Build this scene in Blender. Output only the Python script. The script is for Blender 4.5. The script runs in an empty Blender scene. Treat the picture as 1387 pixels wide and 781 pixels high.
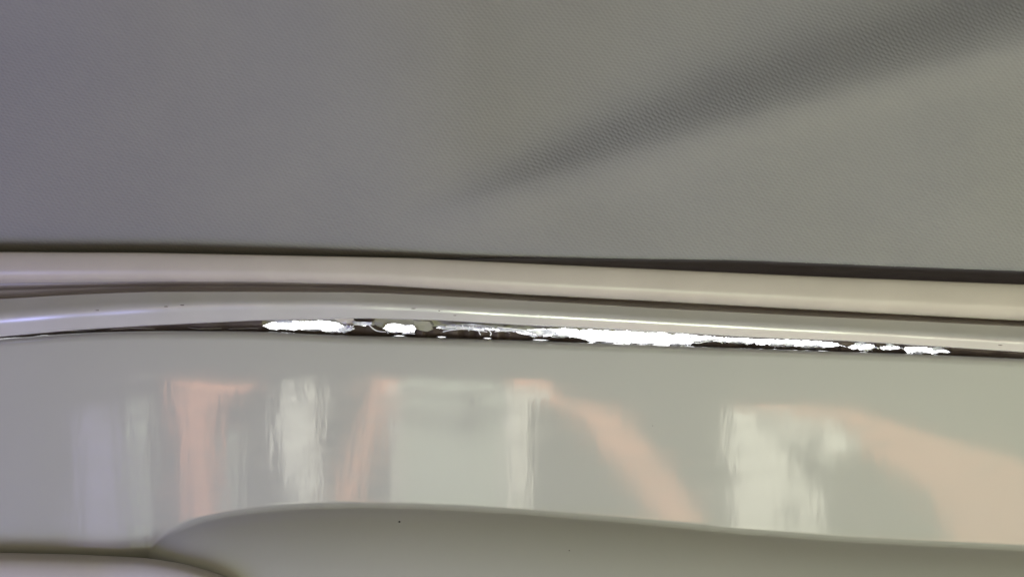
import bpy, bmesh, math, random
import numpy as np
from mathutils import Vector, noise as mnoise

# ------------------------------------------------------------------ camera, world, lamps, exposure
scn = bpy.context.scene
col = scn.collection
S = 0.26 / 1387.0                 # metres per photo pixel on the plane y = 0
HFOV = math.radians(62)
D = 0.13 / math.tan(HFOV / 2)     # camera distance to the moulding

cam_d = bpy.data.cameras.new('camera')
cam = bpy.data.objects.new('camera', cam_d)
col.objects.link(cam)
cam.location = (0, -D, 0)
cam.rotation_euler = (math.radians(90), 0, 0)
cam_d.sensor_width = 36
cam_d.angle = HFOV
cam_d.clip_start = 0.005
cam_d.clip_end = 50
cam_d.dof.use_dof = True
cam_d.dof.focus_distance = D
cam_d.dof.aperture_fstop = 9.0
scn.camera = cam

world = bpy.data.worlds.new('World')
scn.world = world
world.use_nodes = True
bg = world.node_tree.nodes['Background']
bg.inputs['Color'].default_value = (0.95, 0.91, 0.62, 1)
bg.inputs['Strength'].default_value = 0.15

def area(name, loc, target, size, power, color, size_y=None):
    l = bpy.data.lights.new(name, 'AREA')
    l.energy = power
    l.color = color
    l.size = size
    if size_y:
        l.shape = 'RECTANGLE'
        l.size_y = size_y
    o = bpy.data.objects.new(name, l)
    col.objects.link(o)
    o.location = loc
    o.rotation_euler = (Vector(target) - Vector(loc)).to_track_quat('-Z', 'Y').to_euler()
    return o

# soft daylight from the cabin windows: neutral from low in front, cool from the left, warm from the right
key = area('cabin_window_lamp', (0.24, -0.58, -0.46), (0.22, 0, 0), 0.56, 0.43, (0.88, 1.0, 0.70), 0.22)
key.data.spread = math.radians(42)
area('side_window_lamp', (-0.56, -0.36, -0.34), (-0.16, 0, 0.02), 0.30, 3.3, (0.43, 0.45, 1.0))
area('rear_window_lamp', (0.46, -0.50, -0.35), (0.16, 0, -0.01), 0.28, 0.42, (1.0, 0.76, 0.60), 0.16)
area('low_pink_fill_lamp', (0.20, -0.20, -0.55), (0.12, 0, 0), 0.40, 0.36, (1.0, 0.66, 0.48))  # added low pink fill that tints the down-facing trim
# added lamp on the made-up shapes behind the camera, mirrored in the paint
area('mirror_set_lamp', (0.0, 0.02, 0.50), (0, -0.46, -0.11), 0.6, 25.0, (1.0, 0.98, 0.90), 0.2)

scn.view_settings.view_transform = 'Standard'
scn.view_settings.look = 'None'
scn.view_settings.exposure = 0.0
scn.view_settings.gamma = 1.0
scn.render.engine = 'CYCLES'

# ------------------------------------------------------------------ helpers
X0, X1 = -700.0, 2090.0

def P(px, py, y):
    """photo pixel at depth y -> world point arrays"""
    k = (D + y) / D
    return (px - 693.5) * S * k, y + 0 * px, (390.5 - py) * S * k

def curve(pts, sigma=22.0, step=1.0):
    pts = np.array(pts, float)
    gx = np.arange(X0 - 200, X1 + 201, step)
    # linear extrapolation at both ends
    xs, ys = pts[:, 0], pts[:, 1]
    gy = np.interp(gx, xs, ys)
    sl = (ys[1] - ys[0]) / (xs[1] - xs[0]); m = gx < xs[0]; gy[m] = ys[0] + sl * (gx[m] - xs[0])
    sl = (ys[-1] - ys[-2]) / (xs[-1] - xs[-2]); m = gx > xs[-1]; gy[m] = ys[-1] + sl * (gx[m] - xs[-1])
    n = int(3 * sigma); kx = np.arange(-n, n + 1); kk = np.exp(-kx**2 / (2 * sigma**2)); kk /= kk.sum()
    gy = np.convolve(np.pad(gy, n, mode='edge'), kk, mode='valid')
    return lambda x: np.interp(x, gx, gy)

def smooth(t):
    t = np.clip(t, 0, 1)
    return t * t * (3 - 2 * t)

def grid_mesh(name, V, uv=None, flip=False):
    """V: array (rows, cols, 3)"""
    r, c, _ = V.shape
    idx = np.arange(r * c).reshape(r, c)
    q = np.stack([idx[:-1, :-1], idx[1:, :-1], idx[1:, 1:], idx[:-1, 1:]], -1).reshape(-1, 4)
    if flip:
        q = q[:, ::-1]
    me = bpy.data.meshes.new(name)
    me.vertices.add(r * c)
    me.vertices.foreach_set('co', V.reshape(-1).astype(np.float32))
    nq = len(q)
    me.loops.add(nq * 4)
    me.loops.foreach_set('vertex_index', q.reshape(-1).astype(np.int32))
    me.polygons.add(nq)
    me.polygons.foreach_set('loop_start', (np.arange(nq) * 4).astype(np.int32))
    me.polygons.foreach_set('use_smooth', np.ones(nq, dtype=bool))
    if uv is not None:
        ul = me.uv_layers.new(name='UVMap')
        ul.data.foreach_set('uv', uv.reshape(-1, 2)[q.reshape(-1)].reshape(-1).astype(np.float32))
    me.update(calc_edges=True)
    me.validate()
    return me

def link(name, me, m, parent=None):
    o = bpy.data.objects.new(name, me)
    col.objects.link(o)
    if m is not None:
        me.materials.append(m)
    o.parent = parent
    return o

def empty(name, label, cat, group=None):
    o = bpy.data.objects.new(name, None)
    o.empty_display_size = 0.01
    col.objects.link(o)
    return tag(o, label, cat, group)

def tag(o, label=None, cat=None, group=None, kind=None):
    if label: o['label'] = label
    if cat: o['category'] = cat
    if group: o['group'] = group
    if kind: o['kind'] = kind
    return o

# ------------------------------------------------------------------ materials
def new_mat(name):
    m = bpy.data.materials.new(name)
    m.use_nodes = True
    nt = m.node_tree
    return m, nt, nt.nodes['Principled BSDF']

def N(nt, t, **kw):
    n = nt.nodes.new(t)
    for k, v in kw.items():
        setattr(n, k, v)
    return n

def coords(nt, scale=(1, 1, 1), uv=False, loc=(0, 0, 0), rot=(0, 0, 0)):
    tc = N(nt, 'ShaderNodeTexCoord')
    mp = N(nt, 'ShaderNodeMapping')
    mp.inputs['Scale'].default_value = scale
    mp.inputs['Location'].default_value = loc
    mp.inputs['Rotation'].default_value = rot
    nt.links.new(tc.outputs['UV' if uv else 'Object'], mp.inputs['Vector'])
    return mp.outputs['Vector']

def noise_tex(nt, vec, scale, detail=4, rough=0.55, dist=0.0):
    n = N(nt, 'ShaderNodeTexNoise')
    n.inputs['Scale'].default_value = scale
    n.inputs['Detail'].default_value = detail
    n.inputs['Roughness'].default_value = rough
    n.inputs['Distortion'].default_value = dist
    nt.links.new(vec, n.inputs['Vector'])
    return n.outputs['Fac']

def ramp(nt, fac, stops):
    r = N(nt, 'ShaderNodeValToRGB')
    e = r.color_ramp.elements
    while len(e) < len(stops):
        e.new(0.5)
    for i, (p, c) in enumerate(stops):
        e[i].position = p
        e[i].color = (*c, 1) if len(c) == 3 else c
    nt.links.new(fac, r.inputs['Fac'])
    return r.outputs['Color']

def bump(nt, height, strength, dist, base=None):
    b = N(nt, 'ShaderNodeBump')
    b.inputs['Strength'].default_value = strength
    b.inputs['Distance'].default_value = dist
    nt.links.new(height, b.inputs['Height'])
    if base:
        nt.links.new(base, b.inputs['Normal'])
    return b.outputs['Normal']

def math_n(nt, op, a, b=None):
    n = N(nt, 'ShaderNodeMath', operation=op)
    for i, v in enumerate((a, b)):
        if v is None: continue
        if isinstance(v, (int, float)): n.inputs[i].default_value = v
        else: nt.links.new(v, n.inputs[i])
    return n.outputs[0]

# woven fabric: UV is in photo-pixel-sized units of cloth
m_fabric, nt, bs = new_mat('headliner_weave')
uvv = coords(nt, uv=True)
warp = N(nt, 'ShaderNodeTexNoise'); warp.inputs['Scale'].default_value = 0.012; warp.inputs['Detail'].default_value = 3
nt.links.new(uvv, warp.inputs['Vector'])
vm = N(nt, 'ShaderNodeVectorMath', operation='MULTIPLY_ADD')
nt.links.new(warp.outputs['Color'], vm.inputs[0]); vm.inputs[1].default_value = (9, 9, 0); nt.links.new(uvv, vm.inputs[2])
sep = N(nt, 'ShaderNodeSeparateXYZ'); nt.links.new(vm.outputs[0], sep.inputs[0])
def stripe(ax, ay, period):
    a = math_n(nt, 'MULTIPLY', sep.outputs['X'], ax * 2 * math.pi / period)
    b = math_n(nt, 'MULTIPLY', sep.outputs['Y'], ay * 2 * math.pi / period)
    return math_n(nt, 'SINE', math_n(nt, 'ADD', a, b))
a1, a2 = math.radians(33), math.radians(-104)
w1 = stripe(math.cos(a1), -math.sin(a1), 5.4)      # steep diagonal ribs falling to the right
w2 = stripe(math.cos(a2), -math.sin(a2), 4.7)      # cross threads
wv = math_n(nt, 'ADD', math_n(nt, 'MULTIPLY', w1, 0.5), math_n(nt, 'MULTIPLY', w2, 0.5))
nf = noise_tex(nt, uvv, 0.22, 3, 0.6)
hgt = math_n(nt, 'ADD', wv, math_n(nt, 'MULTIPLY', nf, 1.6))
big = noise_tex(nt, uvv, 0.006, 3)
cw = ramp(nt, math_n(nt, 'ADD', math_n(nt, 'MULTIPLY', hgt, 0.17), 0.36),
          [(0.0, (0.214, 0.204, 0.196)), (1.0, (0.284, 0.273, 0.262))])
mx = N(nt, 'ShaderNodeMix', data_type='RGBA', blend_type='MULTIPLY')
mx.inputs['Factor'].default_value = 1.0
nt.links.new(cw, mx.inputs['A'])
nt.links.new(ramp(nt, big, [(0.3, (0.94, 0.94, 0.95)), (0.7, (1.0, 1.0, 0.985))]), mx.inputs['B'])
nt.links.new(mx.outputs['Result'], bs.inputs['Base Color'])
bs.inputs['Roughness'].default_value = 0.85
bs.inputs['Specular IOR Level'].default_value = 0.15
bs.inputs['Sheen Weight'].default_value = 0.0
bs.inputs['Sheen Roughness'].default_value = 0.5
nt.links.new(bump(nt, hgt, 0.24, 0.0002), bs.inputs['Normal'])

def plastic(name, c, rough, grain=0.00003, var=0.05, spec=0.5):
    m, nt, bs = new_mat(name)
    v = coords(nt)
    f = noise_tex(nt, v, 60, 5, 0.6)
    lo = tuple(x * (1 - var) for x in c); hi = tuple(min(1, x * (1 + var)) for x in c)
    nt.links.new(ramp(nt, f, [(0.3, lo), (0.7, hi)]), bs.inputs['Base Color'])
    r = noise_tex(nt, v, 180, 4)
    rr = N(nt, 'ShaderNodeMapRange'); nt.links.new(r, rr.inputs['Value'])
    rr.inputs['To Min'].default_value = rough * 0.85; rr.inputs['To Max'].default_value = rough * 1.15
    nt.links.new(rr.outputs['Result'], bs.inputs['Roughness'])
    bs.inputs['Specular IOR Level'].default_value = spec
    g = noise_tex(nt, v, 2600, 3, 0.6)
    nt.links.new(bump(nt, g, 0.35, grain), bs.inputs['Normal'])
    return m

m_bead = plastic('satin_greige_plastic', (0.47, 0.415, 0.355), 0.40)
m_lip = plastic('smooth_grey_rubber', (0.50, 0.475, 0.45), 0.25, spec=1.0)
m_lip.node_tree.nodes['Principled BSDF'].inputs['Coat Weight'].default_value = 1.0
m_lip.node_tree.nodes['Principled BSDF'].inputs['Coat IOR'].default_value = 1.8
m_lip.node_tree.nodes['Principled BSDF'].inputs['Coat Roughness'].default_value = 0.27
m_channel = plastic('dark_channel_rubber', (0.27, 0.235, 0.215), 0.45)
m_lower = plastic('matt_beige_plastic', (0.54, 0.49, 0.43), 0.5)
m_brown = plastic('torn_brown_foam', (0.10, 0.075, 0.062), 0.7, grain=0.0002, var=0.35)
m_olive = plastic('olive_tape', (0.24, 0.225, 0.17), 0.5, grain=0.0001, var=0.25)
m_slot_shade = plastic('brown_slot_shade', (0.075, 0.058, 0.05), 0.8)  # dark brown put in as the shade of the headliner slot
m_dirt = plastic('dark_dirt', (0.03, 0.028, 0.025), 0.9)

m_film, nt, bs = new_mat('glossy_clear_film')
v = coords(nt)
nt.links.new(ramp(nt, noise_tex(nt, v, 900, 3), [(0.35, (0.55, 0.56, 0.60)), (0.65, (0.92, 0.92, 0.95))]), bs.inputs['Base Color'])
bs.inputs['Roughness'].default_value = 0.12
bs.inputs['Transmission Weight'].default_value = 0.35
bs.inputs['IOR'].default_value = 1.3

# gloss paint: off-white under a hard clear layer with slight orange peel
m_paint, nt, bs = new_mat('gloss_cream_paint')
v = coords(nt)
f = noise_tex(nt, v, 14, 4)
nt.links.new(ramp(nt, f, [(0.3, (0.50, 0.49, 0.45)), (0.7, (0.53, 0.515, 0.475))]), bs.inputs['Base Color'])
sm = noise_tex(nt, coords(nt, (18, 18, 60), rot=(0, 0.5, 0)), 6, 6, 0.65)
rr = N(nt, 'ShaderNodeMapRange'); nt.links.new(sm, rr.inputs['Value'])
rr.inputs['From Min'].default_value = 0.35; rr.inputs['From Max'].default_value = 0.7
rr.inputs['To Min'].default_value = 0.035; rr.inputs['To Max'].default_value = 0.14
nt.links.new(rr.outputs['Result'], bs.inputs['Roughness'])
bs.inputs['IOR'].default_value = 1.75
bs.inputs['Coat Weight'].default_value = 1.0
bs.inputs['Coat IOR'].default_value = 1.7
nt.links.new(rr.outputs['Result'], bs.inputs['Coat Roughness'])
peel = noise_tex(nt, coords(nt, (1.6, 1, 0.35)), 190, 3, 0.55)
nrm = bump(nt, peel, 0.35, 0.00009)
nt.links.new(nrm, bs.inputs['Normal']); nt.links.new(nrm, bs.inputs['Coat Normal'])

def cloth(name, c, var=0.12, sc=(1, 1, 1), fr=35, st=(0.3, 0.7)):
    m, nt, bs = new_mat(name)
    v = coords(nt, sc)
    f = noise_tex(nt, v, fr, 5, 0.65)
    nt.links.new(ramp(nt, f, [(st[0], tuple(x * (1 - var) for x in c)), (st[1], c)]), bs.inputs['Base Color'])
    bs.inputs['Roughness'].default_value = 0.9
    return m
m_peach = cloth('peach_stand_in_tone', (0.80, 0.39, 0.24))  # tones of the made-up shapes that mirror in the paint
m_white = cloth('white_stand_in_tone', (0.92, 0.92, 0.80), 0.95, (1.0, 1.0, 0.5), 42, (0.42, 0.50))
m_strip = cloth('cream_stand_in_tone', (0.86, 0.84, 0.72), 0.25)
m_pale = cloth('pale_green_stand_in_tone', (0.46, 0.51, 0.41))
m_lav = cloth('lavender_stand_in_tone', (0.32, 0.30, 0.42), 0.3)

m_sky, nt, bs = new_mat('daylight_sky')
em = N(nt, 'ShaderNodeEmission')
em.inputs['Color'].default_value = (0.97, 0.98, 1.0, 1)
em.inputs['Strength'].default_value = 3.2
nt.links.new(em.outputs[0], nt.nodes['Material Output'].inputs['Surface'])

# ------------------------------------------------------------------ traced edges
A = curve([(0,341),(200,342),(350,345),(550,349),(700,356),(900,365),(1100,374),(1387,385)])
B = curve([(0,383),(200,381),(350,381),(500,385),(600,391),(700,398),(900,408),(1100,419),(1387,434)])
C = curve([(0,405),(100,399),(200,395),(350,395),(500,396),(600,401),(750,409),(900,418),(1100,428),(1387,442)])
Dc = curve([(0,431),(100,423),(200,417),(300,413),(450,413),(550,416),(650,422),(800,430),(1000,441),(1200,452),(1387,463)])
E = curve([(0,456),(100,447),(200,441),(350,434),(500,431),(600,434),(700,440),(800,444),(900,450),(1020,457),(1150,462),(1280,470),(1387,477)], 14)
F = curve([(0,458),(100,450),(200,447),(350,448),(450,453),(550,456),(700,460),(800,464),(950,469),(1100,474),(1250,479),(1387,485)])
J = curve([(0,342),(350,346),(540,349.5),(620,349),(700,348.5),(1000,352),(1200,360),(1387,367)], 18)

# ------------------------------------------------------------------ sky outside the gap
sx, sz, sy = 0.30, 0.11, 0.14
me = bpy.data.meshes.new('sky')
n = 12
vs = []
for i in range(n + 1):
    a = (i / n - 0.5) * 1.4
    for zz in (-sz, sz):
        vs.append((sx * math.sin(a) / math.sin(0.7), sy - 0.05 * (1 - math.cos(a)), zz))
me.from_pydata(vs, [], [(2*i, 2*i+2, 2*i+3, 2*i+1) for i in range(n)])
tag(link('sky', me, m_sky), 'bright overexposed daylight beyond the torn gap', kind='structure')

# ------------------------------------------------------------------ headliner
def sheet_noise(PX, PY, f, seed):
    r = np.random.RandomState(seed)
    out = np.zeros_like(PX)
    for k in range(7):
        a = r.uniform(0, math.pi); w = f * r.uniform(0.6, 1.7); ph = r.uniform(0, 6.28)
        out += np.sin((PX * math.cos(a) + PY * math.sin(a)) * w + ph)
    return out / 7

def gstep(t):                # soft-tailed step: steep just above the crease, easing out upwards
    t = np.maximum(t, 0)
    return 1 - (1 + t + 0.5 * t * t) * np.exp(-t)
cols_ = np.linspace(X0, X1, 560)
K = curve([(400,352),(560,300),(640,271),(700,252),(800,222),(900,190),(1000,160),(1200,100),(1387,48),(1900,-70)], 25)
W = curve([(400,10),(560,18),(650,30),(750,42),(850,56),(1000,68),(1200,80),(1387,92),(1900,110)], 20)
AMP = curve([(300,0.0),(540,0.0),(620,0.0007),(710,0.0032),(850,0.0068),(1000,0.0088),(1200,0.0105),(1387,0.0125),(1900,0.016)], 30)
tt = np.concatenate([np.linspace(0, 0.80, 230), np.linspace(0.80, 1, 110)[1:]])
PX = np.repeat(cols_[None, :], len(tt), 0)
PY = -330 + (J(PX) + 330) * tt[:, None]
up = (J(PX) - PY)
lf = 1 - smooth((PX - 250) / 500)
y = 0.0008 + 0.0026 * lf - (0.36 + 0.05 * lf) * up * S
y = y + AMP(PX) * 1.45 * gstep((K(PX) + 0.20 * W(PX) - PY) / (0.40 * W(PX)))
y = y - 0.0011 * smooth((PX - 520) / 250) * np.exp(-((PY - K(PX) - 22) / 26) ** 2)
y = y + 0.0014 * sheet_noise(PX, PY, 0.012, 4) * smooth(up / 80)
y = y + 0.0010 * np.exp(-up / 3.0) * (1 - lf)
x_, y_, z_ = P(PX, PY, y)
V = np.stack([x_, y_, z_], -1)
UV = np.stack([PX + 0.15 * y / S, PY + 0.55 * y / S], -1)
head = link('headliner', grid_mesh('headliner', V, UV), m_fabric)
tag(head, 'grey woven headliner cloth with one long diagonal wrinkle', 'headliner')
# cloth edge turned back into the slot, coloured dark brown as the slot's shade
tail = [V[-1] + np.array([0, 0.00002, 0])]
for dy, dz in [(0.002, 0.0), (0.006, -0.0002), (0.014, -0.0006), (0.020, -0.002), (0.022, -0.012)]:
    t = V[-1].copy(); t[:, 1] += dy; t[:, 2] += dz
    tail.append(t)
link('slot_shade_strip', grid_mesh('slot_shade_strip', np.stack(tail)), m_slot_shade, head)

# ------------------------------------------------------------------ moulding
mould = empty('trim_moulding', 'greige two-bead plastic trim moulding below the grey cloth', 'moulding')
cx = np.linspace(X0, X1, 520)
def sweep(name, rows, m):
    V = []
    for py, yy in rows:
        V.append(np.stack(P(cx, py, yy + 0 * cx), -1))
    return link(name, grid_mesh(name, np.stack(V)), m, mould)
rows = [(A(cx) + 3, 0.008 + 0 * cx), (A(cx) + 0.4, 0.003 + 0 * cx), (A(cx), 0.0005 + 0 * cx)]
yy = -0.0012 + 0 * cx
ts = np.linspace(0, 1, 44)
hb = (B(cx) - A(cx))
for k, t in enumerate(ts):
    if k:
        a = 34 * math.exp(-t / 0.10) + 6 - 20 * t - 56 * float(smooth((t - 0.55) / 0.45))
        yy = yy - hb * (ts[k] - ts[k - 1]) * S * math.tan(math.radians(a))
    rows.append((A(cx) + hb * (0.004 + 0.996 * t), yy))
rows.append((B(cx) + 0.3, yy + 0.001)); rows.append((B(cx) - 1.5, yy + 0.004)); rows.append((B(cx) - 5, yy + 0.006))
sweep('upper_bead', rows, m_bead)
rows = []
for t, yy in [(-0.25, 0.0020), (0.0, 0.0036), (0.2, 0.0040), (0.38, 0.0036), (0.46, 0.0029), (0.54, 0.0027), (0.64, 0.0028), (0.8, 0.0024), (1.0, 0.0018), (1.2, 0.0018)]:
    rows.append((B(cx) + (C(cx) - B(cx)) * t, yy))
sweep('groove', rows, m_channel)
rows = []
wob = 0.00012 * np.sin(cx * 0.021) + 0.00010 * np.sin(cx * 0.047 + 1)
def lip_angle(t):            # surface tilt in degrees: up-facing flank, round crest, down-facing flank
    return 30 - 64 * float(smooth((t - 0.50) / 0.95))
rows = [(C(cx) - 1.2, 0.0040 + 0 * cx), (C(cx) - 0.6, 0.0018 + 0 * cx)]
yy = 0.0008 + wob
ts = np.linspace(0, 1.92, 40)
pys = [C(cx) + (Dc(cx) - C(cx)) * t if t <= 1 else Dc(cx) + (E(cx) - Dc(cx)) * (t - 1) for t in ts]
for k, t in enumerate(ts):
    if k:
        yy = yy - (pys[k] - pys[k - 1]) * S * math.tan(math.radians(lip_angle((t + ts[k - 1]) / 2)))
    rows.append((pys[k], yy))
for f, dy in ((1.97, 0.0004), (2.0, 0.0010), (2.0, 0.0018), (1.94, 0.003), (1.8, 0.0045), (1.5, 0.006)):
    rows.append((Dc(cx) + (E(cx) - Dc(cx)) * (f - 1), yy + dy))
lip = sweep('lower_bead', rows, m_lip)

# small nicks along the lower bead
rnd = random.Random(5)
def lump(name, px, py, y, rx, ry, rz, m, parent, seed=0, rough=0.25, sub=2):
    bm = bmesh.new()
    bmesh.ops.create_icosphere(bm, subdivisions=sub, radius=1)
    for v_ in bm.verts:
        n_ = mnoise.noise(v_.co * 1.7 + Vector((seed * 3.1, seed, 0))) + 0.5 * mnoise.noise(v_.co * 4.1 + Vector((seed, 7, seed)))
        v_.co *= 1 + rough * n_
        v_.co = Vector((v_.co.x * rx * S, v_.co.y * ry * S, v_.co.z * rz * S))
    me = bpy.data.meshes.new(name); bm.to_mesh(me); bm.free()
    for p in me.polygons: p.use_smooth = True
    o = link(name, me, m, parent)
    o.location = [float(q) for q in P(np.float64(px), np.float64(py), y)]
    return o
for px, dy in [(132, -1), (225, -1), (247, -2), (595, 2), (560, 1), (1355, 6), (616, 7)]:
    lump('nick', px, float(Dc(px)) + dy, -0.0023, rnd.uniform(1.2, 3.4), 0.8, rnd.uniform(0.4, 0.7), m_brown, mould, px)

# ------------------------------------------------------------------ painted panel
Gp = [(203,750),(206,743),(213,735),(228,722),(245,713),(270,704),(300,697),(340,691),(380,687),(430,684.5),(480,683.5),(560,685),(630,688),(700,692),(850,704),(1000,719),(1150,730),(1387,742),(1800,765),(2300,795)]
Lp = [(203,750),(200,770),(200,800),(206,840),(230,880),(300,920),(500,960),(1000,1000),(1800,1040),(2300,1060)]
def resample(p, n):
    p = np.array(p, float); d = np.r_[0, np.cumsum(np.hypot(*np.diff(p, axis=0).T))]
    t = np.linspace(0, d[-1], n)
    for _ in range(1):
        q = np.stack([np.interp(t, d, p[:, 0]), np.interp(t, d, p[:, 1])], -1)
    q[1:-1] = (q[:-2] + 2 * q[1:-1] + q[2:]) / 4
    return q
gl, ll = resample(Gp, 240), resample(Lp, 240)
def dist_poly(px, py, pl):
    best = np.full(px.shape, 1e9)
    for a, b in zip(pl[:-1], pl[1:]):
        d = b - a
        t = np.clip(((px - a[0]) * d[0] + (py - a[1]) * d[1]) / (d @ d), 0, 1)
        best = np.minimum(best, (px - a[0] - t * d[0]) ** 2 + (py - a[1] - t * d[1]) ** 2)
    return np.sqrt(best)
pc = np.concatenate([np.linspace(X0, 150, 90), np.linspace(150, 480, 150)[1:], np.linspace(480, 1450, 210)[1:], np.linspace(1450, X1, 60)[1:]])
tv = np.concatenate([np.linspace(0, 0.06, 34), np.linspace(0.06, 0.28, 40)[1:], np.linspace(0.28, 0.62, 170)[1:], np.linspace(0.62, 1, 60)[1:]])
PX = np.repeat(pc[None, :], len(tv), 0)
PY = F(PX) + (1090 - F(PX)) * tv[:, None]
inx = (PX > 203)
gy = np.interp(PX, gl[:, 0], gl[:, 1]); ly = np.interp(PX, ll[:, 0], ll[:, 1])
inside = inx & (PY > gy) & (PY < ly)
dg = dist_poly(PX, PY, gl); dl = dist_poly(PX, PY, ll)
db = np.minimum(dg, dl)
Y0 = 0.0022
R = 13.0
t = PY - F(PX)
y = np.full(PX.shape, Y0)
y = y + S * np.where(t < R, R - np.sqrt(np.clip(R * R - (R - np.minimum(t, R)) ** 2, 0, None)), 0)
y = y + 0.00060 * np.exp(-t / 26.0)
rise = np.where(inside, 1 - np.exp(-1 / np.sqrt(1 / (dg + .01) ** 2 + 1 / (dl * 1.6 + .01) ** 2) / 104.0), 0)
y = y - 0.0180 * rise
y = y - 0.00026 * np.exp(-(dg / 2.6) ** 2) * smooth((PX - 200) / 60)   # crisp fold line above the swage
y = y + 0.00006 * sheet_noise(PX, PY * 0.3, 0.03, 9)
front = np.stack(P(PX, PY, y), -1)
ledge = []
for dy in (0.020, 0.014, 0.009, 0.005, 0.0025, 0.001):
    r_ = front[0].copy(); r_[:, 1] += dy; r_[:, 2] -= 0.00002
    ledge.append(r_)
V = np.concatenate([np.stack(ledge), front], 0)
panel = empty('painted_panel', 'glossy off-white painted metal panel below the torn gap', 'panel')
link('panel_face', grid_mesh('panel_face', V), m_paint, panel)
for px, py, r_ in [(541, 706, 1.5), (771, 745, 0.9), (884, 576, 0.6)]:
    i = np.argmin((PX - px) ** 2 + (PY - py) ** 2)
    lump('dirt_speck', px, py, float(y.reshape(-1)[i]) - 0.0001, r_, 0.8, r_ * 0.8, m_dirt, panel, px, sub=1)

# ------------------------------------------------------------------ lower moulding in the corner
H = curve([(-300,746),(0,748),(100,750),(200,755),(250,763),(290,774),(330,790),(380,815),(450,850)], 10)
hx = np.linspace(X0, 470, 200)
rows = []
for t, yy in [(2, 0.003), (0.6, 0.0016), (0, 0.0008), (0.4, -0.0002), (2.4, -0.0014), (7, -0.0026), (13, -0.0034), (22, -0.0040), (34, -0.0043), (54, -0.0042), (90, -0.003), (150, 0.001), (220, 0.006)]:
    rows.append(np.stack(P(hx, H(hx) + t, yy - 0.0072 * smooth((hx - 130) / 190)), -1))
lowtrim = link('corner_trim', grid_mesh('corner_trim', np.stack(rows)), m_lower)
tag(lowtrim, 'matt beige trim strip in the lower left corner under the panel', 'trim')

# ------------------------------------------------------------------ torn seal in the gap
seal = empty('torn_seal', 'torn brown foam and clear film seal hanging in the bright gap', 'seal')
OPEN = np.array([(-650,0,0),(355,441,441),(361,439,443),(368,436.5,445.5),(378,435.5,446),(400,434.5,446),(430,434,447),(450,435,449.5),(458,437.5,449.5),(466,442,448),(471,445,445),
    (478,438,438),(482,436.5,439.5),(500,437,440),(505,439,439),(519,445,445),(523,440.5,448),(535,438,450),(550,438.5,450.5),(560,440,449.5),(564,445,445),(604,443,443),(615,441,444),(632,441,445),
    (650,444,447),(668,445,447.5),(690,446,448),(700,446,449.5),(710,446,452),(730,445.5,455),(760,445,455.5),(775,445.5,456),(790,446.5,459),(803,446,464),(850,448.5,465.5),(900,451,467),(932,453,467),
    (944,454,460.5),(958,455,461.5),(975,456,462),(1000,457.5,464),(1050,459.5,467.5),(1100,461.5,469.5),(1125,463,470.5),(1135,465.5,469.5),(1140,468,468),(1149,470,470),(1153,467.5,472),(1165,465,473.5),
    (1180,466,472.5),(1187,470,470),(1191,470.5,470.5),(1197,467.5,472.5),(1208,467,472.5),(1216,468.5,472),(1220,471,471),(1224,472,472),(1228,469.8,477),(1245,470,478),(1270,471.5,478),(1282,474,477),(1288,476,476),(2060,0,0)])
def closed_mid(x): return (E(x) + F(x)) / 2
OPEN[0, 1:] = closed_mid(-650.0); OPEN[-1, 1:] = closed_mid(2060.0)
jr = np.random.RandomState(8)
JX = np.arange(-700, 2100, 1.6)
jt = jr.normal(0, 0.55, JX.size) + np.interp(JX, np.arange(-700, 2100, 7.0), jr.normal(0, 0.5, 400))
jb = jr.normal(0, 0.55, JX.size) + np.interp(JX, np.arange(-700, 2100, 6.0), jr.normal(0, 0.7, 467))
def in_closed(x):
    return (x < 355) | (x > 1288)
def top_c(x): return np.where(in_closed(x), closed_mid(x), np.interp(x, OPEN[:, 0], OPEN[:, 1])) + np.interp(x, JX, jt)
def bot_c(x): return np.where(in_closed(x), closed_mid(x), np.interp(x, OPEN[:, 0], OPEN[:, 2])) + np.interp(x, JX, jb)
def under(x):
    """lower edge of the foam: lifted off the ledge where light leaks under it"""
    b = F(x) + 1.0
    for a, c in ((520, 562), (583, 614), (646, 674), (702, 762)):
        b = b - 2.6 * np.sin(np.pi * np.clip((x - a) / (c - a), 0, 1)) ** 0.9
    return b
def foam(px0, px1, upper, y0, dep, m):
    n = max(5, int((px1 - px0) / (1.6 if px1 - px0 < 400 else 4)))
    xs = np.linspace(px0, px1, n)
    if upper: ta, tb = E(xs) - 2.0, np.maximum(top_c(xs), E(xs) - 1.0) + 2.0 * in_closed(xs)
    else:     tb = under(xs); ta = np.minimum(bot_c(xs), tb - 0.3) - 2.0 * in_closed(xs)
    if upper is False: pass
    rr_ = np.random.RandomState(int(px0) + 999)
    jy = np.interp(xs, np.linspace(px0, px1, max(2, n // 4)), rr_.uniform(-0.0007, 0.0007, max(2, n // 4)))
    mid = (ta + tb) / 2
    ring = [(ta, y0 + 0.0004 + jy), (mid, y0 - 0.0005 + jy), (tb, y0 + 0.0003 + jy), (tb, y0 + dep), (ta, y0 + dep)]
    V = np.stack([np.stack(P(xs, py, yy + 0 * xs), -1) for py, yy in ring + ring[:1]])
    nm = 'hanging_foam' if upper else 'foam_residue'
    return link(nm, grid_mesh(nm, V), m, seal)
YB = 0.0062
cuts_u = [-650, 355, 471, 505, 519, 564, 604, 705, 800, 935, 1140, 1187, 1220, 1288, 2060]
for k, (a, b) in enumerate(zip(cuts_u[:-1], cuts_u[1:])):
    foam(a, b, True, YB + 0.0004 * (k % 3), 0.003, m_olive if 0 < k < 9 else m_brown)
cuts_l = [-650, 355, 471, 519, 564, 604, 660, 705, 760, 803, 940, 1010, 1140, 1187, 1220, 1288, 2060]
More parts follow.
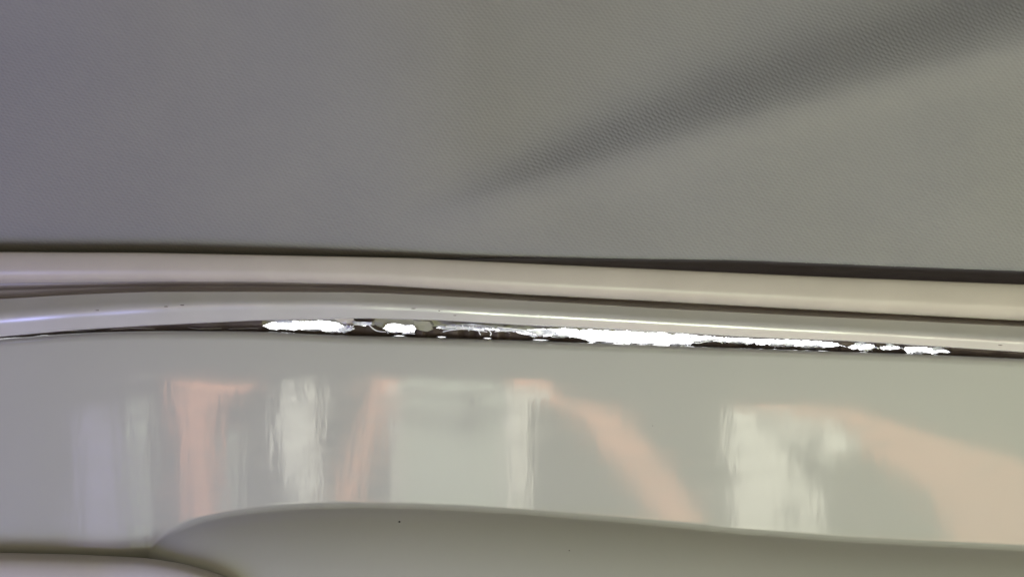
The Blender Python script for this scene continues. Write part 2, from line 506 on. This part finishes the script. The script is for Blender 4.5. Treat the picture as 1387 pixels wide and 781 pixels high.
for k, (a, b) in enumerate(zip(cuts_l[:-1], cuts_l[1:])):
    foam(a, b, False, YB + 0.0003 * (k % 2), 0.003, m_brown)

def flap(pts, y0, m, name='torn_flap', bend=0.001, th=0.00022):
    """small torn sheet from an outline in photo pixels; curls away along its lower edge"""
    top = min(p[1] for p in pts); bot = max(p[1] for p in pts)
    bm = bmesh.new()
    vs = []
    for px, py in pts:
        q = P(np.float64(px), np.float64(py), y0 + bend * (py - top) / max(1, bot - top)); vs.append(bm.verts.new([float(k) for k in q]))
    f = bm.faces.new(vs)
    bmesh.ops.triangulate(bm, faces=[f])
    bmesh.ops.subdivide_edges(bm, edges=bm.edges[:], cuts=1, use_grid_fill=True)
    for v_ in bm.verts:
        v_.co.y += 0.0004 * mnoise.noise(v_.co * 900)
    g = bmesh.ops.extrude_face_region(bm, geom=bm.faces[:])
    for e_ in g['geom']:
        if isinstance(e_, bmesh.types.BMVert): e_.co.y += th
    bmesh.ops.recalc_face_normals(bm, faces=bm.faces[:])
    me = bpy.data.meshes.new(name); bm.to_mesh(me); bm.free()
    return link(name, me, m, seal)
flap([(448,429),(478,430),(481,438),(474,441),(462,437)], 0.003, m_bead)
flap([(476,429),(512,429),(505,435),(497,437),(484,436)], 0.004, m_brown)
flap([(503,430),(572,431),(566,438),(548,440),(530,437),(512,439),(503,441)], 0.0045, m_olive)
flap([(560,434),(582,435),(587,446),(578,449),(568,447),(562,444)], 0.0035, m_olive)
flap([(584,434),(640,436),(632,441),(610,440),(590,440)], 0.005, m_olive)
flap([(702,438),(760,441),(741,444),(722,446),(708,446)], 0.005, m_olive)
flap([(478,435),(504,436),(503,440),(490,441),(479,440)], 0.0028, m_film, 'film_shred')
flap([(604,440),(640,438),(672,442),(655,445),(628,446),(608,444)], 0.0030, m_film, 'film_shred')
flap([(672,443),(704,446),(714,450),(695,449),(678,448)], 0.0028, m_film, 'film_shred')
flap([(590,440),(612,443),(618,447),(600,446)], 0.0028, m_film, 'film_shred')
flap([(456,446),(470,440),(481,444),(466,451)], 0.0028, m_film, 'film_shred')
flap([(706,447),(745,446),(758,452),(730,454)], 0.0026, m_film, 'film_shred')

m_thread = plastic('white_torn_film', (0.92, 0.92, 0.95), 0.3, var=0.08)
fr = random.Random(21)
for xx, w_ in [(372, 26), (410, 30), (440, 22), (528, 14), (545, 13), (716, 24), (745, 30), (800, 34), (850, 40), (905, 30), (948, 20), (985, 30), (1040, 40), (1085, 34), (1158, 18), (1200, 12), (1235, 24), (1262, 18)]:
    up_ = fr.random() < 0.4
    e_ = float(np.interp(xx + w_ / 2, OPEN[:, 0], OPEN[:, 1 if up_ else 2])); h_ = fr.uniform(1.6, 3.4) * (-1 if not up_ else 1)
    pts_ = [(xx, e_ - 0.4 * h_)] + [(xx + w_ * q, e_ + h_ * fr.uniform(0.35, 1.1)) for q in (0.12, 0.3, 0.45, 0.62, 0.8)] + [(xx + w_, e_ + 0.2 * h_), (xx + w_ * 0.6, e_ - 0.8 * h_)]
    flap(pts_, 0.0052, m_film, 'film_shred')
def thread(pts, r, m=m_thread, y0=0.0024, name='film_thread', seed=0):
    rr_ = random.Random(seed + int(pts[0][0] * 7))
    cu = bpy.data.curves.new(name, 'CURVE'); cu.dimensions = '3D'; cu.bevel_depth = r; cu.bevel_resolution = 1; cu.resolution_u = 4
    sp = cu.splines.new('NURBS'); sp.points.add(len(pts) - 1); sp.order_u = 3; sp.use_endpoint_u = True
    for p, (px, py) in zip(sp.points, pts):
        q = P(np.float64(px), np.float64(py), y0 + rr_.uniform(-0.0006, 0.0006)); p.co = (*[float(k) for k in q], 1); p.radius = rr_.uniform(0.6, 1.3)
    o = bpy.data.objects.new(name, cu); me = bpy.data.meshes.new_from_object(o)
    bpy.data.objects.remove(o); bpy.data.curves.remove(cu)
    me.name = name
    for p in me.polygons: p.use_smooth = True
    return link(name, me, m, seal)
TH = 0.00015
for pts in [[(500,440),(506,446),(514,449),(523,449)], [(479,441),(472,444),(470,447),(475,448),(478,444)], [(600,449),(612,446),(632,445),(650,448),(660,449)],
            [(604,442),(622,443),(640,444),(664,447)], [(617,441),(620,446)], [(626,440),(629,446)], [(636,442),(635,448)], [(641,441),(640,447)], [(650,444),(647,449),(651,453)],
            [(660,446),(668,451),(664,454)], [(657,443),(657,447)], [(664,444),(668,449),(672,445)], [(670,449),(686,447),(700,448),(714,452),(728,455)], [(674,443),(690,444),(712,447)],
            [(708,448),(712,453),(722,454)], [(721,452),(724,457)], [(458,449),(470,447),(480,445)], [(545,452),(556,450),(562,452)], [(524,446),(526,451)],
            [(935,456),(938,462),(945,464)], [(930,461),(942,465),(952,463),(962,460)], [(958,459),(966,461),(974,459)], [(1152,469),(1160,471),(1170,473),(1178,470)], [(1182,466),(1187,469),(1181,472)],
            [(1222,472),(1232,473),(1245,475)], [(840,460),(862,461)], [(885,458),(888,462),(900,461)], [(1000,461),(1020,460),(1045,464)], [(1060,463),(1064,467)], [(1040,462),(1043,466)]]:
    thread(pts, TH)
for k in range(46):
    xx = rnd.choice([rnd.uniform(604, 720), rnd.uniform(720, 960), rnd.uniform(960, 1135), rnd.uniform(1150, 1284)])
    b_ = float(np.interp(xx, OPEN[:, 0], OPEN[:, 2])) + rnd.uniform(-1, 2); w_ = rnd.uniform(3, 14)
    thread([(xx, b_), (xx + w_ * 0.4, b_ - rnd.uniform(-1, 2.5)), (xx + w_ * 0.7, b_ - rnd.uniform(-1, 2)), (xx + w_, b_ + rnd.uniform(-0.5, 1.5))], rnd.uniform(0.00006, 0.00016), rnd.choice([m_thread, m_brown, m_thread]), 0.0045)
for px0, px1 in [(80, 130), (150, 210), (255, 300), (310, 350)]:
    thread([(px0 + (px1 - px0) * i / 4, float(F(px0 + (px1 - px0) * i / 4)) - 2 - rnd.uniform(0, 3)) for i in range(5)], 0.00006, m_olive)

# ------------------------------------------------------------------ made-up shapes behind the camera, cut to give the paint its reflections
DM = 0.46
KM = (D + DM + 2 * Y0) / D
def mirrored(name, polys, m, label, cat, off=0.0, th=0.015, seed=1, ragged=0.0):
    bm = bmesh.new()
    r = random.Random(seed)
    for pts in polys:
        pp = []
        for (a, b) in zip(pts, pts[1:] + pts[:1]):
            n_ = max(1, int(math.dist(a, b) / 14)) if ragged else 1
            for i in range(n_):
                pp.append((a[0] + (b[0] - a[0]) * i / n_ + r.uniform(-ragged, ragged), a[1] + (b[1] - a[1]) * i / n_ + r.uniform(-ragged, ragged)))
        k = KM + off / D
        f = bm.faces.new([bm.verts.new(((px - 693.5) * S * k, -DM - off, (390.5 - py) * S * k)) for px, py in pp])
        g = bmesh.ops.extrude_face_region(bm, geom=[f])
        for e_ in g['geom']:
            if isinstance(e_, bmesh.types.BMVert): e_.co.y -= th
    bmesh.ops.recalc_face_normals(bm, faces=bm.faces[:])
    me = bpy.data.meshes.new(name); bm.to_mesh(me); bm.free()
    o = link(name, me, m)
    b = o.modifiers.new('soft_edge', 'BEVEL'); b.width = 0.004; b.segments = 2; b.limit_method = 'ANGLE'
    return tag(o, label, cat)
mirrored('peach_stand_in', [[(228,500),(300,512),(345,505),(340,525),(300,535),(288,560),(288,760),(248,760),(246,600)]], m_peach, 'made-up peach shape mirrored at the left of the paint, hooked at its top', 'stand_in_band')
mirrored('peach_stand_in', [[(508,486),(532,490),(524,545),(480,700),(450,700),(490,570)]], m_peach, 'made-up narrow slanted peach shape mirrored left of the pale green shape', 'stand_in_band', off=0.02)
mirrored('peach_stand_in', [[(690,486),(738,488),(770,532),(835,545),(965,720),(893,720),(845,645),(785,560),(755,545),(700,530)]], m_peach, 'made-up curved peach shape mirrored right of the pale green shape', 'stand_in_band', off=0.03)
mirrored('peach_stand_in', [[(985,545),(1060,540),(1160,548),(1260,590),(1420,630),(1500,760),(1300,760),(1250,665),(1180,620),(1150,570)]], m_peach, 'made-up broad peach shape mirrored at the right end of the paint', 'stand_in_band', off=0.03)
mirrored('white_stand_in', [[(385,502),(425,498),(434,530),(430,600),(436,760),(384,760),(380,620),(370,575)]], m_white, 'made-up tall white shape mirrored left in the paint', 'stand_in_patch', ragged=6, seed=3)
mirrored('white_stand_in', [[(990,556),(1060,552),(1140,570),(1158,600),(1130,625),(1120,650),(1128,760),(1000,760),(1004,650),(985,600)]], m_white, 'made-up wide white shape mirrored right in the paint', 'stand_in_patch', ragged=9, seed=4)
mirrored('pale_stand_in', [[(540,492),(680,500),(680,740),(538,740)]], m_pale, 'made-up pale green shape mirrored in the middle of the paint', 'stand_in_block', off=0.005)
mirrored('strip_stand_in', [[(524,504),(538,504),(537,760),(526,760)]], m_strip, 'made-up thin white strip mirrored at the left of the pale green shape', 'stand_in_strip')
mirrored('strip_stand_in', [[(681,505),(745,512),(745,528),(720,540),(716,760),(684,760)]], m_strip, 'made-up thick white strip mirrored at the right of the pale green shape', 'stand_in_strip')
mirrored('strip_stand_in', [[(302,590),(318,580),(319,760),(302,760)]], m_pale, 'made-up short grey strip mirrored beside the hooked peach shape', 'stand_in_strip')
mirrored('faint_stand_in', [[(105,560),(135,540),(158,620),(162,770),(108,770),(112,640)]], m_lav, 'made-up lavender shape mirrored at the left end of the paint', 'cloth', ragged=3)
mirrored('faint_stand_in', [[(174,540),(196,530),(196,770),(178,770)]], m_pale, 'made-up grey shape mirrored beside the lavender shape', 'cloth', ragged=3)
mirrored('dot_stand_in', [[(184,490),(196,490),(196,496),(184,496)]], m_strip, 'made-up tiny white shape mirrored near the top left of the paint', 'tag')
mirrored('dark_wave_stand_in', [[(536,510),(570,518),(605,524),(650,514),(690,506),(690,513),(650,522),(605,532),(570,527),(536,520)]], m_dirt, 'made-up thin dark wavy shape mirrored across the top of the pale green shape', 'stand_in_band', off=-0.02, th=0.006)
mirrored('dark_spot_stand_in', [[(628,524),(640,520),(650,535),(640,552),(643,575),(634,580),(629,555)]], m_dirt, 'made-up small dark shape mirrored on the pale green shape', 'tag', off=-0.02, th=0.006, ragged=3)
